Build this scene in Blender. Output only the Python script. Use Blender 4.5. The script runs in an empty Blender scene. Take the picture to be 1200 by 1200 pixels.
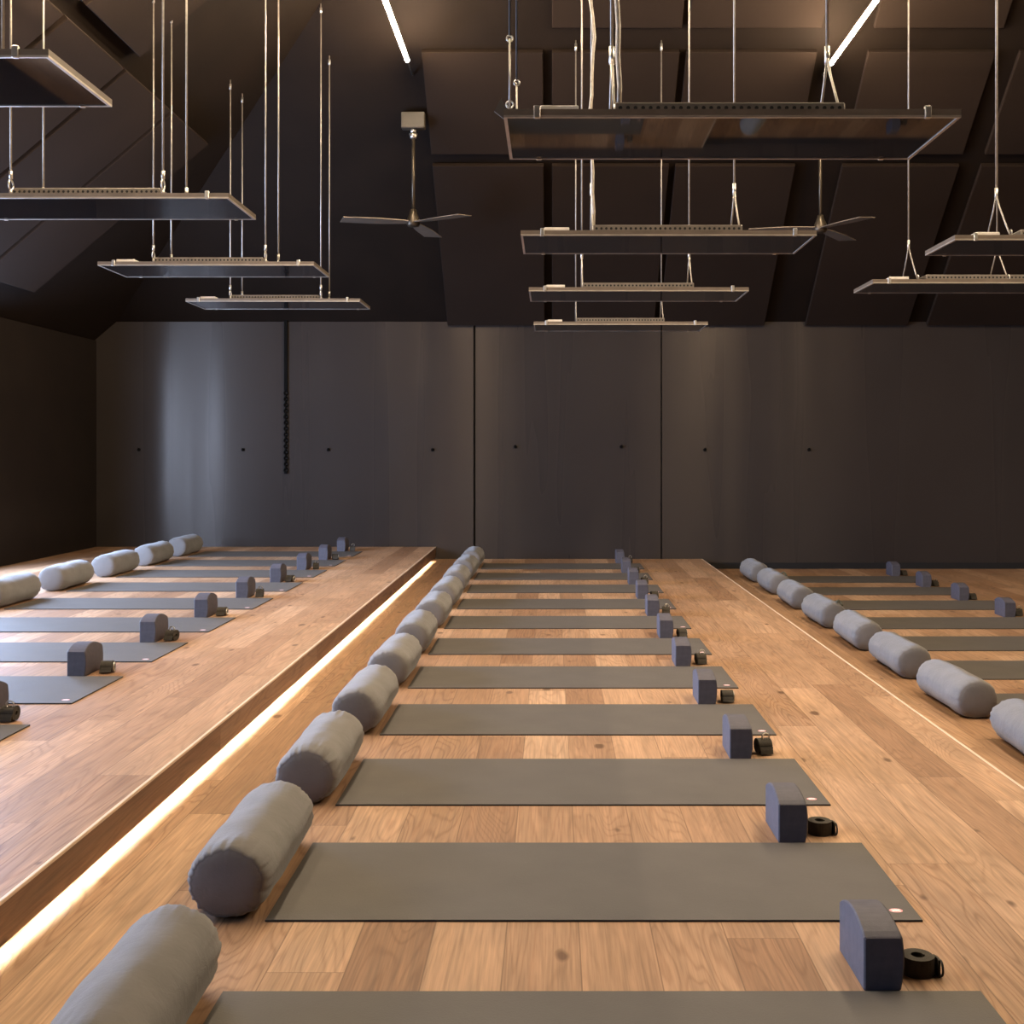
import bpy, math, random
from mathutils import Vector, Matrix, noise
random.seed(7)
PI = math.pi
SC = bpy.context.scene
COL = SC.collection

# ------------------------------------------------------------------ helpers
class MB:
    """collects shapes and links them as ONE mesh object"""
    def __init__(self):
        self.v, self.f, self.m, self.s = [], [], [], []
    def add(self, verts, faces, mi=0, smooth=False):
        o = len(self.v)
        self.v += [tuple(p) for p in verts]
        for f in faces:
            self.f.append(tuple(i + o for i in f)); self.m.append(mi); self.s.append(smooth)
    def box(self, x0, x1, y0, y1, z0, z1, mi=0, bev=0.0):
        if bev <= 0:
            vs = [(x, y, z) for z in (z0, z1) for y in (y0, y1) for x in (x0, x1)]
            self.add(vs, [(0,2,3,1),(4,5,7,6),(0,1,5,4),(2,6,7,3),(0,4,6,2),(1,3,7,5)], mi)
            return
        b = bev                                   # bevelled along the four z edges and both rims
        def ring(z, i):
            return [(x0+i+b,y0+i,z),(x1-i-b,y0+i,z),(x1-i,y0+i+b,z),(x1-i,y1-i-b,z),(x1-i-b,y1-i,z),(x0+i+b,y1-i,z),(x0+i,y1-i-b,z),(x0+i,y0+i+b,z)]
        rs = [ring(z0, b*.8), ring(z0+b, 0), ring(z1-b, 0), ring(z1, b*.8)]
        self.loft(rs, mi, cap=True)
    def loft(self, rings, mi=0, cap=False, smooth=False, closed=True):
        n = len(rings[0]); vs = [p for r in rings for p in r]; fs = []
        for k in range(len(rings)-1):
            for i in range(n if closed else n-1):
                j = (i+1) % n
                fs.append((k*n+i, k*n+j, (k+1)*n+j, (k+1)*n+i))
        self.add(vs, fs, mi, smooth)
        if cap:
            self.add(rings[0], [tuple(range(n-1, -1, -1))], mi)
            self.add(rings[-1], [tuple(range(n))], mi)
    def tube(self, pts, r, n=8, mi=0, smooth=True, cap=True):
        pts = [Vector(p) for p in pts]; rs = []
        up = None
        for i, p in enumerate(pts):
            a = pts[max(i-1, 0)]; b = pts[min(i+1, len(pts)-1)]
            d = (b-a).normalized()
            if up is None:
                up = Vector((1,0,0)) if abs(d.x) < .8 else Vector((0,1,0))
            u = (up - d*up.dot(d)).normalized(); w = d.cross(u); up = u
            rr = r[i] if isinstance(r, (list, tuple)) else r
            rs.append([tuple(p + (u*math.cos(2*PI*k/n) + w*math.sin(2*PI*k/n))*rr) for k in range(n)])
        self.loft(rs, mi, cap, smooth)
    def torus(self, c, R, r, axis='Y', n=14, m=6, mi=0):
        rs = []
        for i in range(n+1):
            a = 2*PI*i/n; ring = []
            for k in range(m):
                b = 2*PI*k/m; q = R + r*math.cos(b); h = r*math.sin(b)
                p = {'Y': (q*math.cos(a), h, q*math.sin(a)), 'X': (h, q*math.cos(a), q*math.sin(a)), 'Z': (q*math.cos(a), q*math.sin(a), h)}[axis]
                ring.append((c[0]+p[0], c[1]+p[1], c[2]+p[2]))
            rs.append(ring)
        self.loft(rs, mi, False, True)
    def build(self, name, mats, parent=None):
        me = bpy.data.meshes.new(name)
        me.from_pydata(self.v, [], self.f)
        for m in (mats if isinstance(mats, (list, tuple)) else [mats]): me.materials.append(m)
        me.polygons.foreach_set('material_index', self.m)
        me.polygons.foreach_set('use_smooth', self.s)
        me.validate(); me.update()
        import bmesh
        bm = bmesh.new(); bm.from_mesh(me)
        bmesh.ops.remove_doubles(bm, verts=bm.verts, dist=1e-5)
        bmesh.ops.recalc_face_normals(bm, faces=bm.faces)
        bm.to_mesh(me); bm.free()
        o = bpy.data.objects.new(name, me); COL.objects.link(o)
        if parent is not None: o.parent = parent
        return o

def tag(o, label, cat, group=None, kind=None):
    o['label'] = label; o['category'] = cat
    if group: o['group'] = group
    if kind: o['kind'] = kind
    return o
def thing(name, label, cat, loc=(0,0,0), rz=0.0, group=None):
    o = bpy.data.objects.new(name, None); COL.objects.link(o)
    o.location = loc; o.rotation_euler = (0, 0, rz); o.empty_display_size = .1
    return tag(o, label, cat, group)
def struct(name, mb, m, label=None):
    o = mb.build(name, m); o['kind'] = 'structure'
    if label: o['label'] = label
    return o
def dup(root, loc, rz, label, group=None):
    c = root.copy(); COL.objects.link(c); c.location = loc; c.rotation_euler = (0, 0, rz)
    c['label'] = label
    if group: c['group'] = group
    for ch in list(root.children):
        d = ch.copy(); COL.objects.link(d); d.parent = c
        for g in list(ch.children):
            e = g.copy(); COL.objects.link(e); e.parent = d
    return c

# ------------------------------------------------------------------ materials
def new_mat(name):
    m = bpy.data.materials.new(name); m.use_nodes = True
    nt = m.node_tree
    return m, nt, nt.nodes['Principled BSDF']
class NT:
    def __init__(self, nt): self.nt = nt
    def n(self, t, **kw):
        o = self.nt.nodes.new(t)
        for k, v in kw.items(): setattr(o, k, v)
        return o
    def l(self, a, b): self.nt.links.new(a, b)
    def math(self, op, a, b=None, c=None):
        o = self.n('ShaderNodeMath', operation=op)
        for i, x in enumerate((a, b, c)):
            if x is None: continue
            if isinstance(x, (int, float)): o.inputs[i].default_value = x
            else: self.l(x, o.inputs[i])
        return o.outputs[0]
    def vec(self, x, y, z):
        o = self.n('ShaderNodeCombineXYZ')
        for i, q in enumerate((x, y, z)):
            if isinstance(q, (int, float)): o.inputs[i].default_value = q
            else: self.l(q, o.inputs[i])
        return o.outputs[0]
    def noise(self, v, scale, detail=2.0, rough=.5, dist=0.0):
        o = self.n('ShaderNodeTexNoise'); self.l(v, o.inputs['Vector'])
        o.inputs['Scale'].default_value = scale; o.inputs['Detail'].default_value = detail
        o.inputs['Roughness'].default_value = rough; o.inputs['Distortion'].default_value = dist
        return o.outputs['Fac']
    def ramp(self, f, stops):
        o = self.n('ShaderNodeValToRGB'); self.l(f, o.inputs[0]); e = o.color_ramp.elements
        while len(e) < len(stops): e.new(.5)
        for i, (p, c) in enumerate(stops):
            e[i].position = p; e[i].color = (c[0], c[1], c[2], 1) if isinstance(c, tuple) else (c, c, c, 1)
        return o.outputs[0]
    def mix(self, f, a, b, mode='MIX'):
        o = self.n('ShaderNodeMix', data_type='RGBA', blend_type=mode)
        if isinstance(f, (int, float)): o.inputs[0].default_value = f
        else: self.l(f, o.inputs[0])
        for i, x in ((6, a), (7, b)):
            if isinstance(x, tuple): o.inputs[i].default_value = (x[0], x[1], x[2], 1)
            else: self.l(x, o.inputs[i])
        return o.outputs[2]
    def bump(self, h, strength, dist=.002):
        o = self.n('ShaderNodeBump'); self.l(h, o.inputs['Height'])
        o.inputs['Strength'].default_value = strength; o.inputs['Distance'].default_value = dist
        return o.outputs[0]
def plain(name, col, rough=.5, metal=0.0, nscale=0, nvar=.15, bump=0.0, spec=.5, bscale=None):
    m, nt, b = new_mat(name); t = NT(nt)
    b.inputs['Roughness'].default_value = rough; b.inputs['Metallic'].default_value = metal
    b.inputs['Specular IOR Level'].default_value = spec
    co = t.n('ShaderNodeTexCoord').outputs['Object']
    f = t.noise(co, nscale or 8, 4)
    c0 = tuple(x*(1-nvar) for x in col); c1 = tuple(min(1, x*(1+nvar)) for x in col)
    t.l(t.ramp(f, [(.3, c0), (.7, c1)]), b.inputs['Base Color'])
    if bump: t.l(t.bump(t.noise(co, bscale or (nscale or 8)*20, 3), bump), b.inputs['Normal'])
    return m

def wood(name, w=.2, L=1.9, off=0.0, axis='XY', tint=(1,1,1), rough=.5, dark=1.0):
    """wide oak boards running along world Y"""
    m, nt, b = new_mat(name); t = NT(nt)
    sp = t.n('ShaderNodeSeparateXYZ'); t.l(t.n('ShaderNodeNewGeometry').outputs['Position'], sp.inputs[0])
    X, Y, Z = sp.outputs
    A = Z if axis == 'ZY' else X
    u = t.math('ADD', t.math('DIVIDE', A, w), off)
    row = t.math('FLOOR', u)
    wn = t.n('ShaderNodeTexWhiteNoise', noise_dimensions='1D'); t.l(row, wn.inputs['W'])
    v = t.math('ADD', t.math('DIVIDE', Y, L), t.math('MULTIPLY', wn.outputs['Value'], 13.0))
    colm = t.math('FLOOR', v)
    wn2 = t.n('ShaderNodeTexWhiteNoise', noise_dimensions='2D'); t.l(t.vec(row, colm, 0), wn2.inputs['Vector'])
    rid = wn2.outputs['Value']
    sc = t.n('ShaderNodeSeparateColor'); t.l(wn2.outputs['Color'], sc.inputs[0])
    r2, r3 = sc.outputs[1], sc.outputs[2]
    base = t.ramp(rid, [(0, (.28,.158,.09)), (.2, (.36,.216,.13)), (.5, (.405,.25,.152)), (.8, (.46,.29,.18)), (1, (.53,.35,.228))])
    # cathedral figure : rings of a stretched noise, different on each board
    idz = t.math('MULTIPLY', rid, 60.0)
    lo = t.noise(t.vec(t.math('MULTIPLY', A, 7.0), t.math('MULTIPLY', Y, .85), idz), 1.0, 1.5, .45, .25)
    rings = t.math('SINE', t.math('MULTIPLY', lo, t.math('MULTIPLY_ADD', r2, 90.0, 70.0)))
    rings = t.math('POWER', t.math('MULTIPLY_ADD', rings, .5, .5), 4.0)
    fine = t.noise(t.vec(t.math('MULTIPLY', A, 130.0), t.math('MULTIPLY', Y, 3.2), idz), 1.0, 3, .6)
    mid = t.noise(t.vec(t.math('MULTIPLY', A, 26.0), t.math('MULTIPLY', Y, 1.4), idz), 1.0, 3, .6, .4)
    blot = t.noise(t.vec(t.math('MULTIPLY', A, 5.0), t.math('MULTIPLY', Y, 2.2), idz), 1.0, 3, .6)
    c = t.mix(t.math('MULTIPLY', rings, t.math('MULTIPLY_ADD', r3, .42, .12)), base, t.mix(1.0, base, (.5,.4,.33), 'MULTIPLY'))
    c = t.mix(1.0, c, t.ramp(fine, [(.3, .74), (.7, 1.14)]), 'MULTIPLY')
    c = t.mix(1.0, c, t.ramp(mid, [(.3, .84), (.7, 1.1)]), 'MULTIPLY')
    c = t.mix(1.0, c, t.ramp(blot, [(.3, .88), (.7, 1.1)]), 'MULTIPLY')
    # knots
    vo = t.n('ShaderNodeTexVoronoi', feature='F1', voronoi_dimensions='2D'); vo.inputs['Scale'].default_value = 1.0
    warp = t.noise(t.vec(t.math('MULTIPLY', A, 20.0), t.math('MULTIPLY', Y, 14.0), 0), 1.0, 2)
    t.l(t.vec(t.math('MULTIPLY_ADD', A, 3.1, idz), t.math('ADD', t.math('MULTIPLY', Y, 1.5), t.math('MULTIPLY', warp, .06)), idz), vo.inputs['Vector'])
    kc = t.n('ShaderNodeSeparateColor'); t.l(vo.outputs['Color'], kc.inputs[0])
    kr = t.math('MULTIPLY', t.math('GREATER_THAN', kc.outputs[0], .55), t.math('MULTIPLY_ADD', kc.outputs[1], .05, .03))
    kd = t.math('SUBTRACT', t.math('ADD', kr, .015), t.math('ADD', vo.outputs['Distance'], t.math('MULTIPLY', warp, .02)))
    kf = t.math('MULTIPLY', t.math('SMOOTH_MIN', t.math('MAXIMUM', t.math('MULTIPLY', kd, 28.0), 0.0), 1.0, .1), .8)
    c = t.mix(kf, c, (.09,.042,.02))
    # seams
    fu = t.math('ABSOLUTE', t.math('SUBTRACT', t.math('FRACT', u), .5))
    fv = t.math('ABSOLUTE', t.math('SUBTRACT', t.math('FRACT', v), .5))
    seam = t.math('MAXIMUM', t.math('GREATER_THAN', fu, .5-.0018/w), t.math('GREATER_THAN', fv, .5-.0016/L))
    c = t.mix(t.math('MULTIPLY', seam, .55), c, (.09,.05,.026))
    c = t.mix(1.0, c, (tint[0]*dark, tint[1]*dark*.95, tint[2]*dark*.87), 'MULTIPLY')
    t.l(c, b.inputs['Base Color'])
    t.l(t.ramp(mid, [(.2, rough-.05), (.8, rough+.1)]), b.inputs['Roughness'])
    b.inputs['Specular IOR Level'].default_value = .3
    h = t.math('SUBTRACT', t.math('MULTIPLY', fine, .3), seam)
    t.l(t.bump(h, .25, .0012), b.inputs['Normal'])
    return m

M = {}
M['floor'] = wood('oak_floor', .197, 1.9, .63)
M['platform'] = wood('oak_platform', .197, 1.9, .2)
M['lower'] = wood('oak_lower_floor', .197, 1.9, .37)
M['fascia'] = wood('oak_fascia', .4, 2.1, .35, 'ZY', (.62,.6,.6))
M['nosing'] = plain('pale_nosing', (.72,.56,.41), .45, nscale=4, nvar=.08)

# semi-gloss dark wall lining, rolled vertically
m, nt, b = new_mat('dark_wall_lining'); t = NT(nt)
sp = t.n('ShaderNodeSeparateXYZ'); t.l(t.n('ShaderNodeNewGeometry').outputs['Position'], sp.inputs[0])
X, Y, Z = sp.outputs
st = t.noise(t.vec(t.math('MULTIPLY', X, 2.6), 0, t.math('MULTIPLY', Z, .1)), 1.0, 2, .5)
cl = t.noise(t.vec(t.math('MULTIPLY', X, .8), Y, t.math('MULTIPLY', Z, .5)), 1.0, 3, .6)
t.l(t.mix(cl, (.029,.0235,.021), (.043,.0355,.032)), b.inputs['Base Color'])
t.l(t.ramp(st, [(.34, .23), (.64, .38)]), b.inputs['Roughness'])
b.inputs['Specular IOR Level'].default_value = .3
b.inputs['Anisotropic'].default_value = .93; b.inputs['Specular Tint'].default_value = (1,.84,.7,1)
b.inputs['Anisotropic Rotation'].default_value = .25
tg = t.n('ShaderNodeTangent', direction_type='UV_MAP'); tg.uv_map = 'UVMap'
t.l(tg.outputs[0], b.inputs['Tangent'])
fg = t.noise(t.n('ShaderNodeTexCoord').outputs['Object'], 60, 3)
t.l(t.bump(fg, .05, .001), b.inputs['Normal'])
M['wall'] = m
M['wall_side'] = plain('dark_side_wall', (.0135,.009,.007), .7, spec=.2, nscale=3, bump=.1)
M['roof'] = plain('dark_roof_lining', (.0105,.0062,.0038), .8, spec=.12, nscale=2, bump=.12)
M['acoustic'] = plain('dark_acoustic_fabric', (.0195,.012,.0081), .88, spec=.12, nscale=1.2, nvar=.1, bump=.25, bscale=260)
M['chain'] = plain('black_chain', (.004,.0035,.003), .9, spec=.1)
M['groove'] = plain('black_recess', (.006,.005,.005), .8)

m, nt, b = new_mat('bolster_cotton'); t = NT(nt)
co = t.n('ShaderNodeTexCoord').outputs['Object']
oi = t.n('ShaderNodeObjectInfo').outputs['Random']
f = t.noise(co, 9, 4)
t.l(t.mix(1.0, t.ramp(f, [(.25, (.148,.137,.129)), (.75, (.184,.171,.161))]), t.ramp(oi, [(0, .9), (1, 1.1)]), 'MULTIPLY'), b.inputs['Base Color'])
b.inputs['Roughness'].default_value = .92; b.inputs['Specular IOR Level'].default_value = .2
b.inputs['Sheen Weight'].default_value = .25; b.inputs['Sheen Roughness'].default_value = .5
h = t.math('ADD', t.noise(co, 420, 2), t.math('MULTIPLY', t.noise(co, 26, 3, .6, 1.0), 3.0))
t.l(t.bump(h, .3, .0025), b.inputs['Normal'])
M['cotton'] = m
M['cotton_dark'] = plain('bolster_strap_webbing', (.1,.1,.075), .9, nscale=30, bump=.3)
M['mat'] = plain('yoga_mat_rubber', (.102,.089,.076), .62, nscale=5, nvar=.07, bump=.35, spec=.3, bscale=230)
M['mat_edge'] = plain('yoga_mat_edge', (.02,.018,.017), .7)
M['pink'] = plain('logo_pink', (.75,.3,.3), .5)
M['white'] = plain('logo_white', (.85,.8,.78), .5)
M['block'] = plain('charcoal_foam', (.08,.073,.088), .6, nscale=40, nvar=.12, bump=.25, spec=.4, bscale=300)
M['strap'] = plain('dark_cotton_webbing', (.045,.037,.027), .85, nscale=60, bump=.4)
M['steel'] = plain('brushed_steel', (.62,.58,.52), .32, .9, nscale=20, nvar=.1)
M['cable'] = plain('pale_steel_cable', (.34,.3,.25), .42, .55, nscale=50, nvar=.15)
M['cord'] = plain('pale_power_cord', (.36,.31,.25), .5, nscale=40, nvar=.2)
M['black_wire'] = plain('black_wire', (.012,.011,.01), .6)
M['alu'] = plain('aluminium_edge', (.5,.43,.35), .4, .8, nscale=12, nvar=.15)
M['frame_top'] = plain('bronze_frame', (.15,.115,.085), .45, .4, nscale=10)
M['vent'] = plain('vent_housing', (.18,.15,.125), .45, .5, nscale=12)
M['hole'] = plain('vent_hole', (.006,.005,.005), .9)
M['heater_top'] = plain('heater_back', (.12,.1,.085), .45, .4)
M['box'] = plain('pale_box', (.55,.5,.45), .5)
M['fan'] = plain('fan_bronze', (.085,.066,.045), .35, .6, nscale=10)
M['fan_mount'] = plain('fan_mount_bronze', (.06,.045,.03), .5)
M['fan_blade'] = plain('fan_blade', (.2,.16,.12), .4, .3, nscale=6)
m, nt, b = new_mat('black_glass_heater'); t = NT(nt)
co = t.n('ShaderNodeTexCoord').outputs['Object']
t.l(t.mix(t.noise(co, 3, 3), (.008,.007,.007), (.014,.012,.012)), b.inputs['Base Color'])
t.l(t.ramp(t.noise(co, 2.0, 3), [(.3, .02), (.7, .04)]), b.inputs['Roughness'])
b.inputs['Specular IOR Level'].default_value = .75
M['glass'] = m
def emit(name, col, strength, streak=None):
    m, nt, b = new_mat(name); t = NT(nt)
    nt.nodes.remove(b)
    e = t.n('ShaderNodeEmission'); e.inputs[0].default_value = (*col, 1); e.inputs[1].default_value = strength
    if streak:
        sp = t.n('ShaderNodeSeparateXYZ'); t.l(t.n('ShaderNodeNewGeometry').outputs['Position'], sp.inputs[0])
        f = t.noise(t.vec(0, sp.outputs[1], 0), streak, 2, .6)
        t.l(t.math('MULTIPLY', t.ramp(f, [(.35, .35), (.65, 1.0)]), strength), e.inputs[1])
    t.l(e.outputs[0], nt.nodes['Material Output'].inputs[0])
    return m
M['tube'] = emit('led_tube_glow', (1.0,.8,.56), 270)
M['led'] = emit('led_strip_glow', (1.0,.85,.6), 330, 4.5)
m, nt, b = new_mat('window_glass'); t = NT(nt); nt.nodes.remove(b)
g = t.n('ShaderNodeBsdfGlossy'); g.inputs['Roughness'].default_value = .02
tr = t.n('ShaderNodeBsdfTransparent'); mx = t.n('ShaderNodeMixShader'); mx.inputs[0].default_value = .06
t.l(tr.outputs[0], mx.inputs[1]); t.l(g.outputs[0], mx.inputs[2]); t.l(mx.outputs[0], nt.nodes['Material Output'].inputs[0])
M['pane'] = m

# ------------------------------------------------------------------ the room
F, H0 = 1400.0, 1.30                     # focal length in pixels, eye height over the middle floor
YW = 14.56                               # back wall
XL, XR, YF = -5.554, 8.2, -2.6           # left wall, right wall, wall behind the camera
PLX, PLZ = -1.4165, .1477                # platform edge and height
STX, LWZ = 1.832, -.12                   # step edge to the lower floor
SB, SL = .81, .85                        # roof pitches
def z_back(y): return 2.89 + SB*(YW-y)
def z_left(x): return 2.89 + SL*(x+5.31)
def z_right(x): return 2.89 + SL*(8.0-x)
ZT = 7.0
def roof(x, y): return min(z_back(y), z_left(x), z_right(x), ZT)

f = MB(); f.box(PLX-.06, STX-.014, YF, YW, -.14, 0); struct('floor', f, M['floor'])
f = MB(); f.box(XL, PLX-.009, YF, YW, .128, PLZ); struct('floor_platform', f, M['platform'])
f = MB(); f.box(STX, XR, YF, YW, LWZ-.05, LWZ); struct('floor_lower', f, M['lower'])
f = MB(); f.box(XL, PLX-.062, YF, YW, -.1, .127); struct('platform_plinth', f, M['groove'])
f = MB(); f.box(PLX-.0185, PLX, YF, YW, .028, .1278); f.box(PLX-.0088, PLX, YF, YW, .1275, .1365); struct('trim_1', f, M['fascia'], 'brown timber fascia of the raised platform')
f = MB(); f.box(PLX-.009, PLX+.003, YF, YW, .1367, PLZ+.0008, bev=.002); struct('trim_2', f, M['nosing'], 'pale timber nosing along the platform edge')
f = MB(); f.box(STX-.014, STX, YF, YW, LWZ, .0008, bev=.002); struct('trim_3', f, M['nosing'], 'pale timber nosing along the step down')

# back wall : three lining sheets with open joints over a dark backing
def uvwall(o):
    me = o.data; uv = me.uv_layers.new(name='UVMap')
    for lp in me.loops:
        p = me.vertices[lp.vertex_index].co; uv.data[lp.index].uv = (p.x*.1, p.z*.1)
J1, J2, G = -.946, 1.331, .013
f = MB()
f.box(XL-.2, J1-G, YW, YW+.06, -.1, 3.1)
f.box(J1+G, J2-G*.6, YW, YW+.06, -.1, 3.1)
f.box(J2+G*.6, XR+.2, YW, YW+.06, LWZ-.1, 3.1)
w = struct('wall_back', f, M['wall']); uvwall(w)
f = MB(); f.box(XL-.2, XR+.2, YW+.061, YW+.1, -.3, 3.1); struct('wall_back_backing', f, M['groove'])
f = MB(); f.box(STX, XR, YW-.012, YW, LWZ, LWZ+.075); struct('baseboard_back', f, M['groove'])
# left wall with window openings (out of frame), right and front walls
WZ0, WZ1 = .5, 2.42
WINS = [(8.35, 11.85, 2), (4.4, 7.7, 2), (-.6, 2.8, 2)]
f = MB(); ys = YF
for (a, bb, n) in sorted(WINS):
    f.box(XL-.16, XL, ys, a, -.1, 2.66); ys = bb
    f.box(XL-.16, XL, a, bb, -.1, WZ0); f.box(XL-.16, XL, a, bb, WZ1, 2.66)
f.box(XL-.16, XL, ys, YW+.1, -.1, 2.66)
struct('wall_left', f, M['wall_side'])
for i, (a, bb, n) in enumerate(WINS):
    f = MB(); s = .05
    f.box(XL-.12, XL-.05, a, bb, WZ0, WZ0+s); f.box(XL-.12, XL-.05, a, bb, WZ1-s, WZ1)
    for k in range(n+1):
        y = a + (bb-a-s)*k/n; f.box(XL-.12, XL-.05, y, y+s, WZ0+s, WZ1-s)
    fr = struct('window_%d' % (i+1), f, M['black_wire'])
    p = MB(); p.box(XL-.09, XL-.084, a+.01, bb-.01, WZ0+.01, WZ1-.01)
    p.build('pane', M['pane'], fr)
f = MB(); f.box(XR, XR+.1, YF, YW+.1, -.3, 3.0); struct('wall_right', f, M['wall_side'])
f = MB(); f.box(XL-.2, XR+.1, YF-.1, YF, -.3, ZT+.1); struct('wall_front', f, M['wall_side'])
# roof : back slope, left slope, right slope, flat top
f = MB()
yt = YW-(ZT-2.89)/SB
f.add([(XL-.2, YW+.06, z_back(YW+.06)), (XR+.2, YW+.06, z_back(YW+.06)), (XR+.2, yt-.05, z_back(yt-.05)), (XL-.2, yt-.05, z_back(yt-.05))], [(0,1,2,3)])
xt = -5.31+(ZT-2.89)/SL; xr = 8.0-(ZT-2.89)/SL
f.add([(XL-.16, YF, z_left(XL-.16)), (XL-.16, YW+.06, z_left(XL-.16)), (xt+.05, YW+.06, z_left(xt+.05)), (xt+.05, YF, z_left(xt+.05))], [(0,1,2,3)])
f.add([(XR+.1, YF, z_right(XR+.1)), (XR+.1, YW+.06, z_right(XR+.1)), (xr-.05, YW+.06, z_right(xr-.05)), (xr-.05, YF, z_right(xr-.05))], [(0,1,2,3)])
f.add([(XL, YF, ZT), (XR, YF, ZT), (XR, YW, ZT), (XL, YW, ZT)], [(0,1,2,3)])
struct('ceiling', f, M['roof'])

# acoustic panels on the slopes: base frame (u along the eave, v up the slope, n into the room)
def acoustic(o, u, v, n, w, h, label, group, back=.012, th=.05):
    f = MB(); b = .006
    def P(a, c, d): return tuple(o + u*a + v*c + n*d)
    def ring(i, d): return [P(i, i, d), P(w-i, i, d), P(w-i, h-i, d), P(i, h-i, d)]
    f.loft([ring(0, back), ring(0, back+th-b), ring(b, back+th)], 0, True)
    return tag(f.build('acoustic_panel', M['acoustic']), label, 'acoustic panel', group)
vb = Vector((0, -1, SB)).normalized(); nb = Vector((0, -SB, -1)).normalized(); ub = Vector((1,0,0))
cols = [(-1.27,-.09), (.0,1.24), (1.31,2.58), (3.08,4.32), (4.555,5.8)]
cn = ['first', 'second', 'third', 'fourth', 'fifth']
L1 = (YW-12.71)*math.sqrt(1+SB*SB)
for k, (a, c) in enumerate(cols):
    for row, (y0, y1) in enumerate([(YW-.0, 12.71), (12.60, 11.66), (11.46, 9.7)]):
        q = math.sqrt(1+SB*SB)
        if row == 2 and k == 0: continue
        acoustic(Vector((a, y0, z_back(y0))), ub, vb, nb, c-a, (y0-y1)*q - (0 if row else .0),
                 'dark acoustic panel on the back ceiling slope, %s row, %s column from left' % (['lowest', 'middle', 'top'][row], cn[k]),
                 'acoustic panels on the back ceiling slope', back=.012 if row else .02)
vl = Vector((1, 0, SL)).normalized(); nl = Vector((SL, 0, -1)).normalized(); ul = Vector((0,-1,0))
q = math.sqrt(1+SL*SL)
wd = ['first', 'second', 'third', 'fourth', 'fifth', 'sixth']
for k in range(6):
    y0 = 12.0 - 1.185*k
    acoustic(Vector((-5.24, y0, z_left(-5.24))), ul, vl, nl, 1.12, 1.75*q,
             'dark acoustic panel on the left ceiling slope, lower row, %s from the back' % wd[k], 'acoustic panels on the left ceiling slope')
    if k >= 2:
        acoustic(Vector((-3.37, y0+.03, z_left(-3.37))), ul, vl, nl, 1.12, 1.75*q,
             'dark acoustic panel on the left ceiling slope, upper row, %s from the back' % wd[k-2], 'acoustic panels on the left ceiling slope')
# small anchor eyes on the upper left panels
f = MB()
f.tube([(0,0,0), (.03,0,-.045)], .016, 8); f.torus((.045,0,-.062), .022, .007, 'Y')
an = f.build('ceiling_anchor', M['fan']); tag(an, 'small metal anchor eye on upper left acoustic panel', 'anchor')
an.location = Vector((-3.02, 8.6, z_left(-3.02))) + nl*.066

# fixings, chain on the back wall
def at_wall(px): return (px-647)/F*YW
f = MB(); f.tube([(0,0,0), (0,-.012,0)], .021, 12); f.tube([(0,-.012,0), (0,-.03,.002), (0,-.034,.02)], .009, 6)
fx = None
for i, (px, py) in enumerate([(163,527), (285,527), (385,527), (507,527), (604,523.5), (728,523.5), (826,527), (948,527)]):
    loc = (at_wall(px), YW-.001, H0+(530-py)/F*YW)
    lab = 'small dark wall hook on the back wall, %s from the left' % ['first','second','third','fourth','fifth','sixth','seventh','eighth'][i]
    if fx is None:
        fx = f.build('wall_hook', M['chain']); tag(fx, lab, 'hook', 'row of hooks on the back wall'); fx.location = loc
    else: dup(fx, loc, 0, lab, 'row of hooks on the back wall')
f = MB(); xc = at_wall(335.5)
f.box(xc-.021, xc+.021, YW-.03, YW-.002, 2.05, 2.93, bev=.004)
z = 2.04; k = 0
while z > 1.07:
    f.torus((xc, YW-.018, z-.02), .023, .0085, 'Y' if k % 2 == 0 else 'X', 12, 6); z -= .036; k += 1
f.box(xc-.02, xc+.02, YW-.032, YW-.004, 1.04, 1.075, bev=.004)
tag(f.build('hanging_chain', M['chain']), 'black chain hanging down the bright part of back wall', 'chain')

# led strip under the platform edge
f = MB(); n = 220; lo = []; hi = []
for i in range(n+1):                       # strip waved up and down so its light scallops along the floor
    y = YF+.3+(YW-.25-YF-.3)*i/n; dz = .003*noise.noise(Vector((0, y*2.6, 1)))+.002*noise.noise(Vector((0, y*6, 4)))
    lo.append((PLX-.042, y, .0372+dz)); hi.append((PLX-.042, y, .0458+dz))
f.loft([lo, hi], 0, False, False, False)
f2 = MB(); f2.box(PLX-.058, PLX-.0425, YF+.3, YW-.25, .03, .056)
ls = thing('led_strip', 'warm light strip glowing under the platform edge', 'light strip', (0,0,0))
f2.build('channel', M['alu'], ls); f.build('diffuser', M['led'], ls)

# ------------------------------------------------------------------ mats, bolsters, blocks, straps
ORD = ['first','second','third','fourth','fifth','sixth','seventh','eighth','ninth','tenth','eleventh']
def make_mat():
    r = thing('yoga_mat', 'x', 'yoga mat')
    f = MB(); f.box(-.91, .91, 0, .655, 0, .0045, 1); f.box(-.9095, .9095, .0005, .6545, .0045, .006, 0)
    f.build('sheet', [M['mat'], M['mat_edge']], r)
    f = MB()
    def ell(cx, cy, a, b, z, mi, n=20):
        lo = [(cx+a*math.cos(2*PI*k/n), cy+b*math.sin(2*PI*k/n), .0059) for k in range(n)]
        f.loft([lo, [(x, y, z) for x, y, _ in lo]], mi, True)
    cx, cy = .855, .068
    ell(cx, cy, .019, .015, .0064, 0)
    ell(cx, cy+.001, .0085, .0075, .0067, 1)                      # small pale emblem with four limbs
    for sx, sy in ((-1,-1), (1,-1), (-1,1), (1,1)): ell(cx+sx*.009, cy+sy*.005, .0042, .0035, .0066, 1, 10)
    lg = f.build('logo', [M['pink'], M['white']], r); lg['label'] = 'small pink oval logo'
    return r
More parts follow.
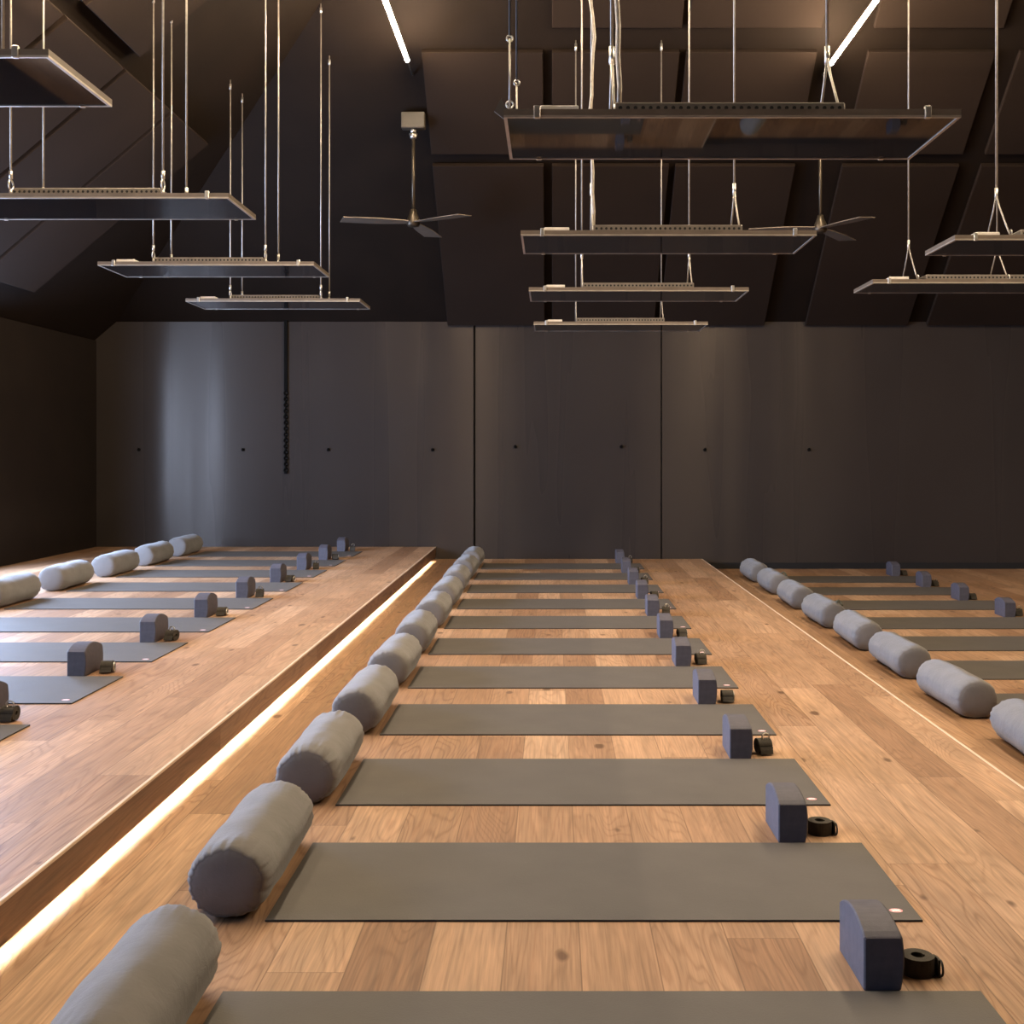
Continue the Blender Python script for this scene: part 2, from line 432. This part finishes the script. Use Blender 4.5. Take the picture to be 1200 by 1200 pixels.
def make_bolster(seed, na=40, nl=26, handle=0):
    a, b, L = .119, .108, .69
    rnd = random.Random(seed); ph = rnd.random()*50
    R_ = .088
    def kk(d): return 1.0 if d >= R_ else 1.0 - .2*(1-(1-(1-d/R_)**2.3)**(1/2.3))
    def shape(th, y, k, end):
        """th angle, y along, k radial scale, end 0..1 closeness to an end"""
        nx, nz = math.cos(th), math.sin(th)
        lump = noise.noise(Vector((nx*1.3+ph, y*5, nz*1.3)))*.006 + noise.noise(Vector((nx*3+ph, y*10+9, nz*3)))*.002
        wr = .55 - 1.6*abs(noise.noise(Vector((nx*4.2+ph, y*4, nz*4.2)))) - .9*abs(noise.noise(Vector((nx*9+ph, y*6+5, nz*9))))
        r = lump + wr*.0085*end
        sag = 1.0 + (.03 if nz < 0 else 0)*abs(nz)
        x = (a*k + r*k)*nx*sag; z = (b*k + r*k)*nz
        z = max(z, -b*.955)
        return (x, y, z + b*.955)
    r = thing('bolster', 'x', 'bolster')
    # body
    rings = []; n = nl
    for i in range(n+1):
        u = i/n; s = .5-.5*math.cos(PI*u); s = .5-.5*math.cos(PI*s) if u in (0, 1) else s
        y = L*s
        d = min(y, L-y)
        k = kk(d)
        e = max(0, 1-d/.17)**1.4
        rings.append([shape(2*PI*j/na, y, k, e) for j in range(na)])
    f = MB(); f.loft(rings, 0, False, True); f.build('cover', M['cotton'], r)
    # end panels, gathered at the rim
    for sgn in (0, 1):
        rs = []
        for i in range(9):
            u = i/8
            k = .8*(1-u**1.4) + .0001
            y = -.012*math.sin(u*PI/2)**.9 + .0012*math.exp(-((u-.05)/.05)**2)*(u > 0)
            y = y if sgn == 0 else L-y
            rs.append([shape(2*PI*j/na, y, k, (1-u) ) for j in range(na)])
        f = MB(); f.loft(rs, 0, False, True); f.build('end_panel', M['cotton'], r)
    if handle:
        f = MB(); pts = []
        for i in range(9):
            u = i/8; pts.append((.028+.05*u, .04+.02*math.sin(u*PI), .206-.024*u*u+.02*math.sin(u*PI)))
        f.tube(pts, .009, 6); h = f.build('carry_strap', M['cotton_dark'], r); h['label'] = 'dark webbing carry strap'
    return r
def make_block():
    # 9 x 3.5 in plan, arched top, one side slightly bowed
    prof = []
    for i in range(15):
        u = i/14; prof.append((u*.228, .1235 + .0285*(1-(2*u-1)**2)))
    f = MB(); rings = []; zs = [0, .003, .03, .06, .09, 1.0]
    def xr(z): return .0835 + .0095*(1-((z-.07)/.075)**2)
    loops = []
    e = .0035
    NZ = 7
    for (y, zt) in prof:
        loop = [(e, y, 0)]
        loop += [(xr(0)-e, y, 0)]
        for k in range(NZ+1):
            z = e + (zt-2*e)*k/NZ; loop.append((xr(z), y, z))
        loop += [(xr(zt)-e, y, zt), (e, y, zt), (0, y, zt-e), (0, y, e)]
        loops.append(loop)
    def shrink(lp, y, d):
        cx = .045; cz = .065
        return [(cx+(x-cx)*(1-d/.045), y, max(0, cz+(z-cz)*(1-d/.065))) for x, _, z in lp]
    loops = [shrink(loops[0], -.0, e)] + [[(x, y+e if i == 0 else (y-e if i == 14 else y), z) for x, y, z in lp] for i, lp in enumerate(loops)] + [shrink(loops[-1], .228, e)]
    f.loft(loops, 0, True, False)
    f.v = [(x*1.06, y*1.04, z*1.06) for x, y, z in f.v]
    return f.build('yoga_block', M['block'])
def ribbon(f, path, h, th, mi=0, z0=0.0):
    """upright webbing following a plan path"""
    rs = []
    for i, p in enumerate(path):
        a = path[max(i-1, 0)]; b = path[min(i+1, len(path)-1)]
        d = Vector((b[0]-a[0], b[1]-a[1])).normalized(); n = Vector((-d.y, d.x))*th*.5
        rs.append([(p[0]-n.x, p[1]-n.y, z0), (p[0]+n.x, p[1]+n.y, z0), (p[0]+n.x, p[1]+n.y, z0+h), (p[0]-n.x, p[1]-n.y, z0+h)])
    f.loft(rs, mi, True, False)
def make_strap(kind):
    """0 = spool standing on its edge, 1 and 2 = soft roll lying on its side, open end towards the aisle"""
    r = thing('yoga_strap', 'x', 'yoga strap')
    f = MB(); path = []; turns = 6 if kind == 0 else 5; n = 26*turns
    sx, sy = {0: (1,1), 1: (1.12,.8), 2: (1.05,.86)}[kind]
    r0, r1 = (.0165, .0395) if kind == 0 else (.010, .0375)
    for i in range(n+1):
        a = 2*PI*i/26; rr = r0+(r1-r0)*i/n
        path.append((rr*math.cos(a)*sx, rr*math.sin(a)*sy))
    tail = {0: [(.0405,.006), (.0455,-.004), (.047,-.016), (.0455,-.03)], 1: [(.042,-.0), (.047,-.008), (.052,-.018), (.058,-.022)], 2: [(.0394,.0), (.045,-.012), (.050,-.028)]}[kind]
    ribbon(f, path, .045, .0042); g = MB(); ribbon(g, tail, .043, .005)
    if kind:                                   # lay the roll over: plan x -> depth, plan y -> height, width along x
        hz = .0375*sy + .002
        turn = lambda v: [(z*1.3-.032, -x, max(.0, y+hz)) for x, y, z in v]
        f.v = turn(f.v); g.v = turn(g.v)
    f.build('coil', M['strap'], r); g.build('tail', M['strap'], r)
    f = MB()
    if kind == 0: f.torus((.0495, -.026, .0225), .0185, .0028, 'X', 16, 6)
    elif kind == 1: f.torus((.031, .006, .027), .0225, .0042, 'X', 16, 6)
    else: f.torus((.004, -.012, .0715), .016, .0034, 'Y', 16, 6); f.v = [(x, y, max(.0625, z)) for x, y, z in f.v]
    h = f.build('buckle', M['steel'] if kind else M['black_wire'], r); h['label'] = 'metal ring buckle' if kind else 'dark ring buckle'
    return r

protos = {}
def place(kind, key, maker, loc, rz, label, group, cat=None):
    k = (kind, key)
    if k not in protos:
        o = maker(); protos[k] = o
        o.location = loc; o.rotation_euler = (0, 0, rz); tag(o, label, cat or o.get('category'), group)
    else:
        o = dup(protos[k], loc, rz, label, group)
    return o
def bolster_key(i, near): return ('near%d' % i) if near else i % 4
def row(where, ys, xm, xb, zf, has_mat, has_bol, has_blk, xblk, near=()):
    n = len(ys)
    for i, y in enumerate(ys):               # ys from the front to the back wall
        k = n-1-i
        o = ORD[k]
        rr = random.Random(int(y*1000)+int(xm*77))
        if has_mat(i):
            place('mat', 0, make_mat, (xm+rr.uniform(-.004,.004), y, zf), rr.uniform(-.002,.002),
                  'charcoal yoga mat, %s from the back wall %s' % (o, where), 'yoga mats %s' % where, 'yoga mat')
        if has_bol(i):
            hd = 1 if (xm > 2 and k in (1, 3)) else 0
            key = (('h', k) if hd else bolster_key(i, i in near))
            hi = i in near
            place('bolster', key, (lambda: make_bolster(i*3+hd*11+5, 128 if hi else 48, 64 if hi else 30, hd)),
                  (xb+rr.uniform(-.006,.006), y+.0+rr.uniform(-.01,.01), zf), rr.uniform(-.02,.02),
                  'grey cotton bolster, %s from the back wall %s' % (o, where), 'bolsters %s' % where, 'bolster')
        if has_blk(i):
            place('block', 0, make_block, (xblk+rr.uniform(-.004,.004), y+.664, zf), rr.uniform(-.012,.012),
                  'dark arched yoga block behind the mat %s from the back wall %s' % (o, where), 'yoga blocks %s' % where, 'yoga block')
            kd = 0 if (i < 2 and zf == 0) else (1 if i % 2 else 2)
            place('strap', kd, (lambda: make_strap(kd)), (xblk+.16+(.004 if kd == 0 else .006), y+.664+.1+rr.uniform(-.02,.03), zf), 0.0 if kd == 0 else rr.uniform(-.3,.3),
                  'dark coiled yoga strap beside the block %s from the back wall %s' % (o, where), 'yoga straps %s' % where, 'yoga strap')
T = lambda i: True
YM = [2.215, 3.306, 4.391, 5.482, 6.57, 7.663, 8.79, 9.89, 11.03, 12.16, 13.27]
row('in the middle row', YM, 1.028-.91, -.905, 0.0, T, T, T, .749, near=(0,1,2))
YL = [4.378, 5.463, 6.55, 7.64, 8.75, 9.87, 10.99, 12.07, 13.17]
row('on the raised platform', YL, -2.196-.91, -4.14, PLZ, T, lambda i: i >= 4, T, -2.492)
YR = [5.24, 6.35, 7.454, 8.53, 9.59, 10.75, 11.87, 12.99]
row('on the lower floor', YR, 2.385+.91, 2.262, LWZ, lambda i: i >= 1, T, lambda i: i >= 4, 3.885)

# ------------------------------------------------------------------ heater panels
HW, HD, HT = 1.645, .62, .03
def make_heater(name_label, loc, group, hang, xs, w=HW, d=HD, cordx=None, fin=False):
    """loc = near left lower corner; hang 'pair' = two straight cables per end, 'bridle' = one cable split in two"""
    r = thing('heater_panel', name_label, 'heater panel', loc, 0, group)
    e = .012
    f = MB(); f.box(e, w-e, e, d-e, .003, .02); g = f.build('heating_plate', M['glass'], r); g['label'] = 'glossy black underside'
    f = MB(); f.box(e, w-e, e, d-e, .0205, HT-.004); f.build('back_sheet', M['heater_top'], r)
    f = MB()
    for z0, z1, mi in ((0, .008, 0), (.0081, HT, 1)):
        f.box(0, w, 0, e, z0, z1, mi); f.box(0, w, d-e, d, z0, z1, mi); f.box(0, e, e, d-e, z0, z1, mi); f.box(w-e, w, e, d-e, z0, z1, mi)
    f.build('frame', [M['alu'], M['frame_top']], r)
    f = MB(); a0, a1 = w*.245, w*.755
    f.box(a0, a1, .06, d-.06, HT-.004, HT+.042, 0, .004)
    n = 30
    for i in range(n):
        x = a0+.02+(a1-a0-.04)*i/(n-1)
        c = [(x+.0075*math.cos(2*PI*k/8), .0585, HT+.021+.0075*math.sin(2*PI*k/8)) for k in range(8)]
        f.add(c, [tuple(range(8))], 1)
        f.add([(p[0], d-.0585, p[2]) for p in c], [tuple(range(8))], 1)
    f.build('vent_housing', [M['vent'], M['hole']], r)
    f = MB(); f.box(.13, .27, .03, .14, HT-.002, HT+.022, 0, .003); f.build('junction_box', M['box'], r)
    for cx in (.12, w-.12):
        for cy in (-.006, d-.012):
            f = MB(); f.box(cx-.012, cx+.012, cy, cy+.018, -.003, HT+.012, 0, .003); f.build('clip', M['steel'], r)
    if fin:
        f = MB(); f.loft([[(-.035,.02,.028), (.0,.02,.0), (.012,.02,.03), (-.01,.02,.075)], [(-.035,.03,.028), (.0,.03,.0), (.012,.03,.03), (-.01,.03,.075)]], 0, True)
        f.build('end_bracket', M['heater_top'], r)
    L = Vector(loc)
    def ztop(x, y): return roof(x+L.x, y+L.y) - L.z - .0
    for x in xs:
        if hang == 'pair':
            for y in (.03, d-.16):
                zb = HT; zt = ztop(x, y)
                f = MB(); f.tube([(x, y, zb+.09), (x, y, zt)], .0062, 8)
                c = f.build('cable', M['cable'], r)
                f = MB(); f.tube([(x, y, zb+.085), (x, y, zb+.13)], .011, 8); f.torus((x, y, zb+.052), .028, .005, 'X')
                f.tube([(x, y, zb-.004), (x, y, zb+.026)], .009, 8); f.build('hook', M['steel'], c)
                f = MB(); f.tube([(x, y, zt-.09), (x, y, zt-.04)], .011, 8); f.build('ferrule', M['steel'], c)
        else:
            ym = d/2; zs = HT+.29; zt = ztop(x, ym)
            f = MB(); f.tube([(x, ym, zs), (x, ym, zt)], .0062, 8)
            for y in (ym-.225, ym+.2): f.tube([(x, ym, zs), (x, y*.25+ym*.75, zs-.09), (x, y, HT-.004)], .0052, 8)
            c = f.build('cable', M['cable'], r)
            f = MB(); f.tube([(x, ym, zs-.03), (x, ym, zs+.04)], .0105, 8); f.build('ferrule', M['steel'], c)
            f = MB(); f.tube([(x, ym, zt-.1), (x, ym, zt-.03)], .011, 8); f.build('ferrule', M['steel'], c)
            for y in (ym-.225, ym+.2):
                f = MB(); f.torus((x, y, HT+.02), .018, .0045, 'X', 12, 6); f.build('hook', M['steel'], c)
    if fin:                                  # short corner wires with hooks, dark above
        for x, y in ((.02, .05), (.03, .57)):
            f = MB(); f.tube([(x, y, HT+.01), (x, y, HT+.27)], .0035, 8); c = f.build('corner_wire', M['cable'], r)
            f = MB(); f.torus((x, y, HT+.03), .013, .003, 'Y'); f.build('hook', M['steel'], c)
            f = MB(); f.torus((x, y, HT+.27), .011, .003, 'Y'); f.build('hook', M['steel'], c)
            f = MB(); f.tube([(x, y, HT+.28), (x, y, ztop(x, y))], .0035, 6); f.build('hanger', M['black_wire'], r)
    if cordx is not None:
        f = MB(); x0 = cordx; y0 = d*.3; zt = ztop(x0, y0); pts = []
        n = 40
        for i in range(n+1):
            u = i/n; zz = HT+.03+(zt-HT-.03)*u
            pts.append((x0+.012*math.sin(zz*7)+.006*math.sin(zz*17), y0+.01*math.cos(zz*6), zz))
        f.tube(pts, .009, 8); f.build('power_cord', M['cord'], r)
    return r
hl = [(4.294, 'nearest the camera'), (6.68, 'second from the front'), (9.08, 'third from the front'), (11.26, 'nearest the back wall')]
for y, s in hl:
    make_heater('black hanging heater panel above the raised platform, ' + s, (-3.455, y, 1.3+1.42), 'heater panels over the platform', 'pair', (-3.04+3.455, -2.185+3.455))
for i, (y, s) in enumerate(zip([4.294, 6.64, 8.93, 11.28], [q[1] for q in hl])):
    make_heater('black hanging heater panel above the middle row, ' + s, (-.174, y, 1.3+1.204), 'heater panels over the middle row', 'bridle', (.23+.174, 1.06+.174),
                cordx=(.415 if i == 0 else (.4 if i == 1 else None)), fin=(i == 0))
for y, s, xs in ((6.88, 'nearer and higher of the two', (.34, 1.18)), (8.64, 'farther of the two', (.34, 1.0))):
    make_heater('black hanging heater panel above the lower floor, ' + s, (2.32, y, 1.3+1.222), 'heater panels over the lower floor', 'bridle', xs, d=.55)

# ------------------------------------------------------------------ ceiling fans
def make_fan(label, loc, rot):
    x, y, z = loc; zt = roof(x, y)
    r = thing('ceiling_fan', label, 'ceiling fan', loc, 0, 'ceiling fans')
    h = zt - z
    f = MB(); f.box(-.12, .12, -.05, .06, h-.2, h-.035, 0, .008); f.build('ceiling_mount', M['fan_mount'], r)
    f = MB(); f.tube([(0,0,h-.205), (0,0,h-.24)], .03, 12); f.tube([(0,0,h-.25), (0,0,h-.3)], [.045,.03], 12); f.build('ball_joint', M['steel'], r)
    f = MB(); f.tube([(0,0,.06), (0,0,h-.2)], .017, 10); f.build('rod', M['fan'], r)
    f = MB(); f.tube([(0,0,.12), (0,0,.075), (0,0,.03), (0,0,-.03), (0,0,-.055), (0,0,-.06)], [.03,.04,.062,.07,.055,.01], 20); f.build('motor', M['fan'], r)
    for k in range(3):
        a = rot + 2*PI*k/3; c, s = math.cos(a), math.sin(a); rs = []
        for i in range(9):
            u = i/8; rad = .06+.67*u; wd = .05+.05*math.sin(min(1, u*1.3)*PI*.6); dz = -.012-.018*u; tw = .12*(1-.4*u)
            p = []
            for (q, th) in ((-1,-.004), (1,-.004), (1,.004), (-1,.004)):
                ox = q*wd*math.cos(tw); oz = q*wd*math.sin(tw)+th
                p.append((c*rad - s*ox, s*rad + c*ox, dz+oz))
            rs.append(p)
        f = MB(); f.loft(rs, 0, True, False); f.build('blade', M['fan_blade'], r)
    return r
make_fan('bronze ceiling fan on a long rod between the platform and middle heaters', (-1.417, 12.2, 3.66), PI*1.11)
make_fan('bronze ceiling fan behind the large heater panel over the middle row', (2.74, 12.2, 3.6), PI*.97)

# ------------------------------------------------------------------ tube lights
def make_tube(label, x, y0, y1, z, R=.0205, bracket=True):
    r = thing('tube_light', label, 'tube light', (x, y0, z), 0, 'tube lights')
    L = y1-y0
    f = MB(); f.tube([(0,.02,0), (0,L-.02,0)], R, 12, 0, True); f.build('diffuser', M['tube'], r)
    for y in (0, L-.02):
        f = MB(); f.tube([(0,y,0), (0,y+.02,0)], R+.0015, 12); f.build('end_cap', M['black_wire'], r)
    yb = YW-(z-2.89)/SB - y0 - .02
    f = MB(); f.tube([(0,L,0), (0,yb,0)], .009, 8); bracket and f.build('end_bracket', M['black_wire'], r)
    for y in (.6, L*.5):
        f = MB(); zt = roof(x, y0+y)-z; f.tube([(0,y,.02), (0,y,zt)], .004, 6); f.build('suspension_wire', M['black_wire'], r)
make_tube('glowing tube light above the fan between platform and middle heaters', -1.385, 3.0, 11.45, 5.05)
make_tube('glowing tube light above the right end of the large heater panel', 2.69, 3.0, 11.55, 5.05)

make_tube('slim fill tube light added out of view above the platform heater panels', -2.8, 3.3, 8.4, 4.55, .013, False)  # added fill light above the frame, for the platform and middle floor
make_tube('slim fill tube light added out of view above the lower floor', 5.0, 3.3, 8.4, 4.6, .013, False)  # second added fill light, unseen, for the lower floor side

# ------------------------------------------------------------------ daylight through the left windows
def area(name, loc, rot, sx, sy, power, col, spread=180):
    l = bpy.data.lights.new(name, 'AREA'); l.shape = 'RECTANGLE'; l.size = sx; l.size_y = sy
    l.energy = power; l.color = col; l.spread = math.radians(spread)
    o = bpy.data.objects.new(name, l); COL.objects.link(o); o.location = loc; o.rotation_euler = rot
    return o
for i, ((a, bb, n), p, sd) in enumerate(zip(WINS, (780, 260, 110), (180, 125, 125))):
    area('daylight', (XL-.25, (a+bb)/2, (WZ0+WZ1)/2), (0, -PI/2+.06, 0), WZ1-WZ0, bb-a, p, (.47,.64,1.0), sd)
w = bpy.data.worlds.new('World'); SC.world = w; w.use_nodes = True
bg = w.node_tree.nodes['Background']; bg.inputs[0].default_value = (.55,.7,1.0,1); bg.inputs[1].default_value = 1.0

# ------------------------------------------------------------------ camera
cam = bpy.data.cameras.new('Camera'); co = bpy.data.objects.new('Camera', cam); COL.objects.link(co)
co.location = (0, 0, H0); co.rotation_euler = (PI/2, 0, 0)
cam.sensor_width = 36.0; cam.lens = 36.0*F/1200
cam.shift_x = -(647-600)/1200; cam.shift_y = -(600-530)/1200
cam.clip_start = .05; cam.clip_end = 100
SC.camera = co
SC.view_settings.view_transform = 'Standard'; SC.view_settings.look = 'None'
SC.view_settings.exposure = 0.15; SC.view_settings.gamma = 1.0; SC.view_settings.use_curve_mapping = False
SC.cycles.max_bounces = 8; SC.cycles.diffuse_bounces = 4; SC.cycles.glossy_bounces = 4
SC.cycles.sample_clamp_indirect = 6.0
SC.cycles.use_denoising = True
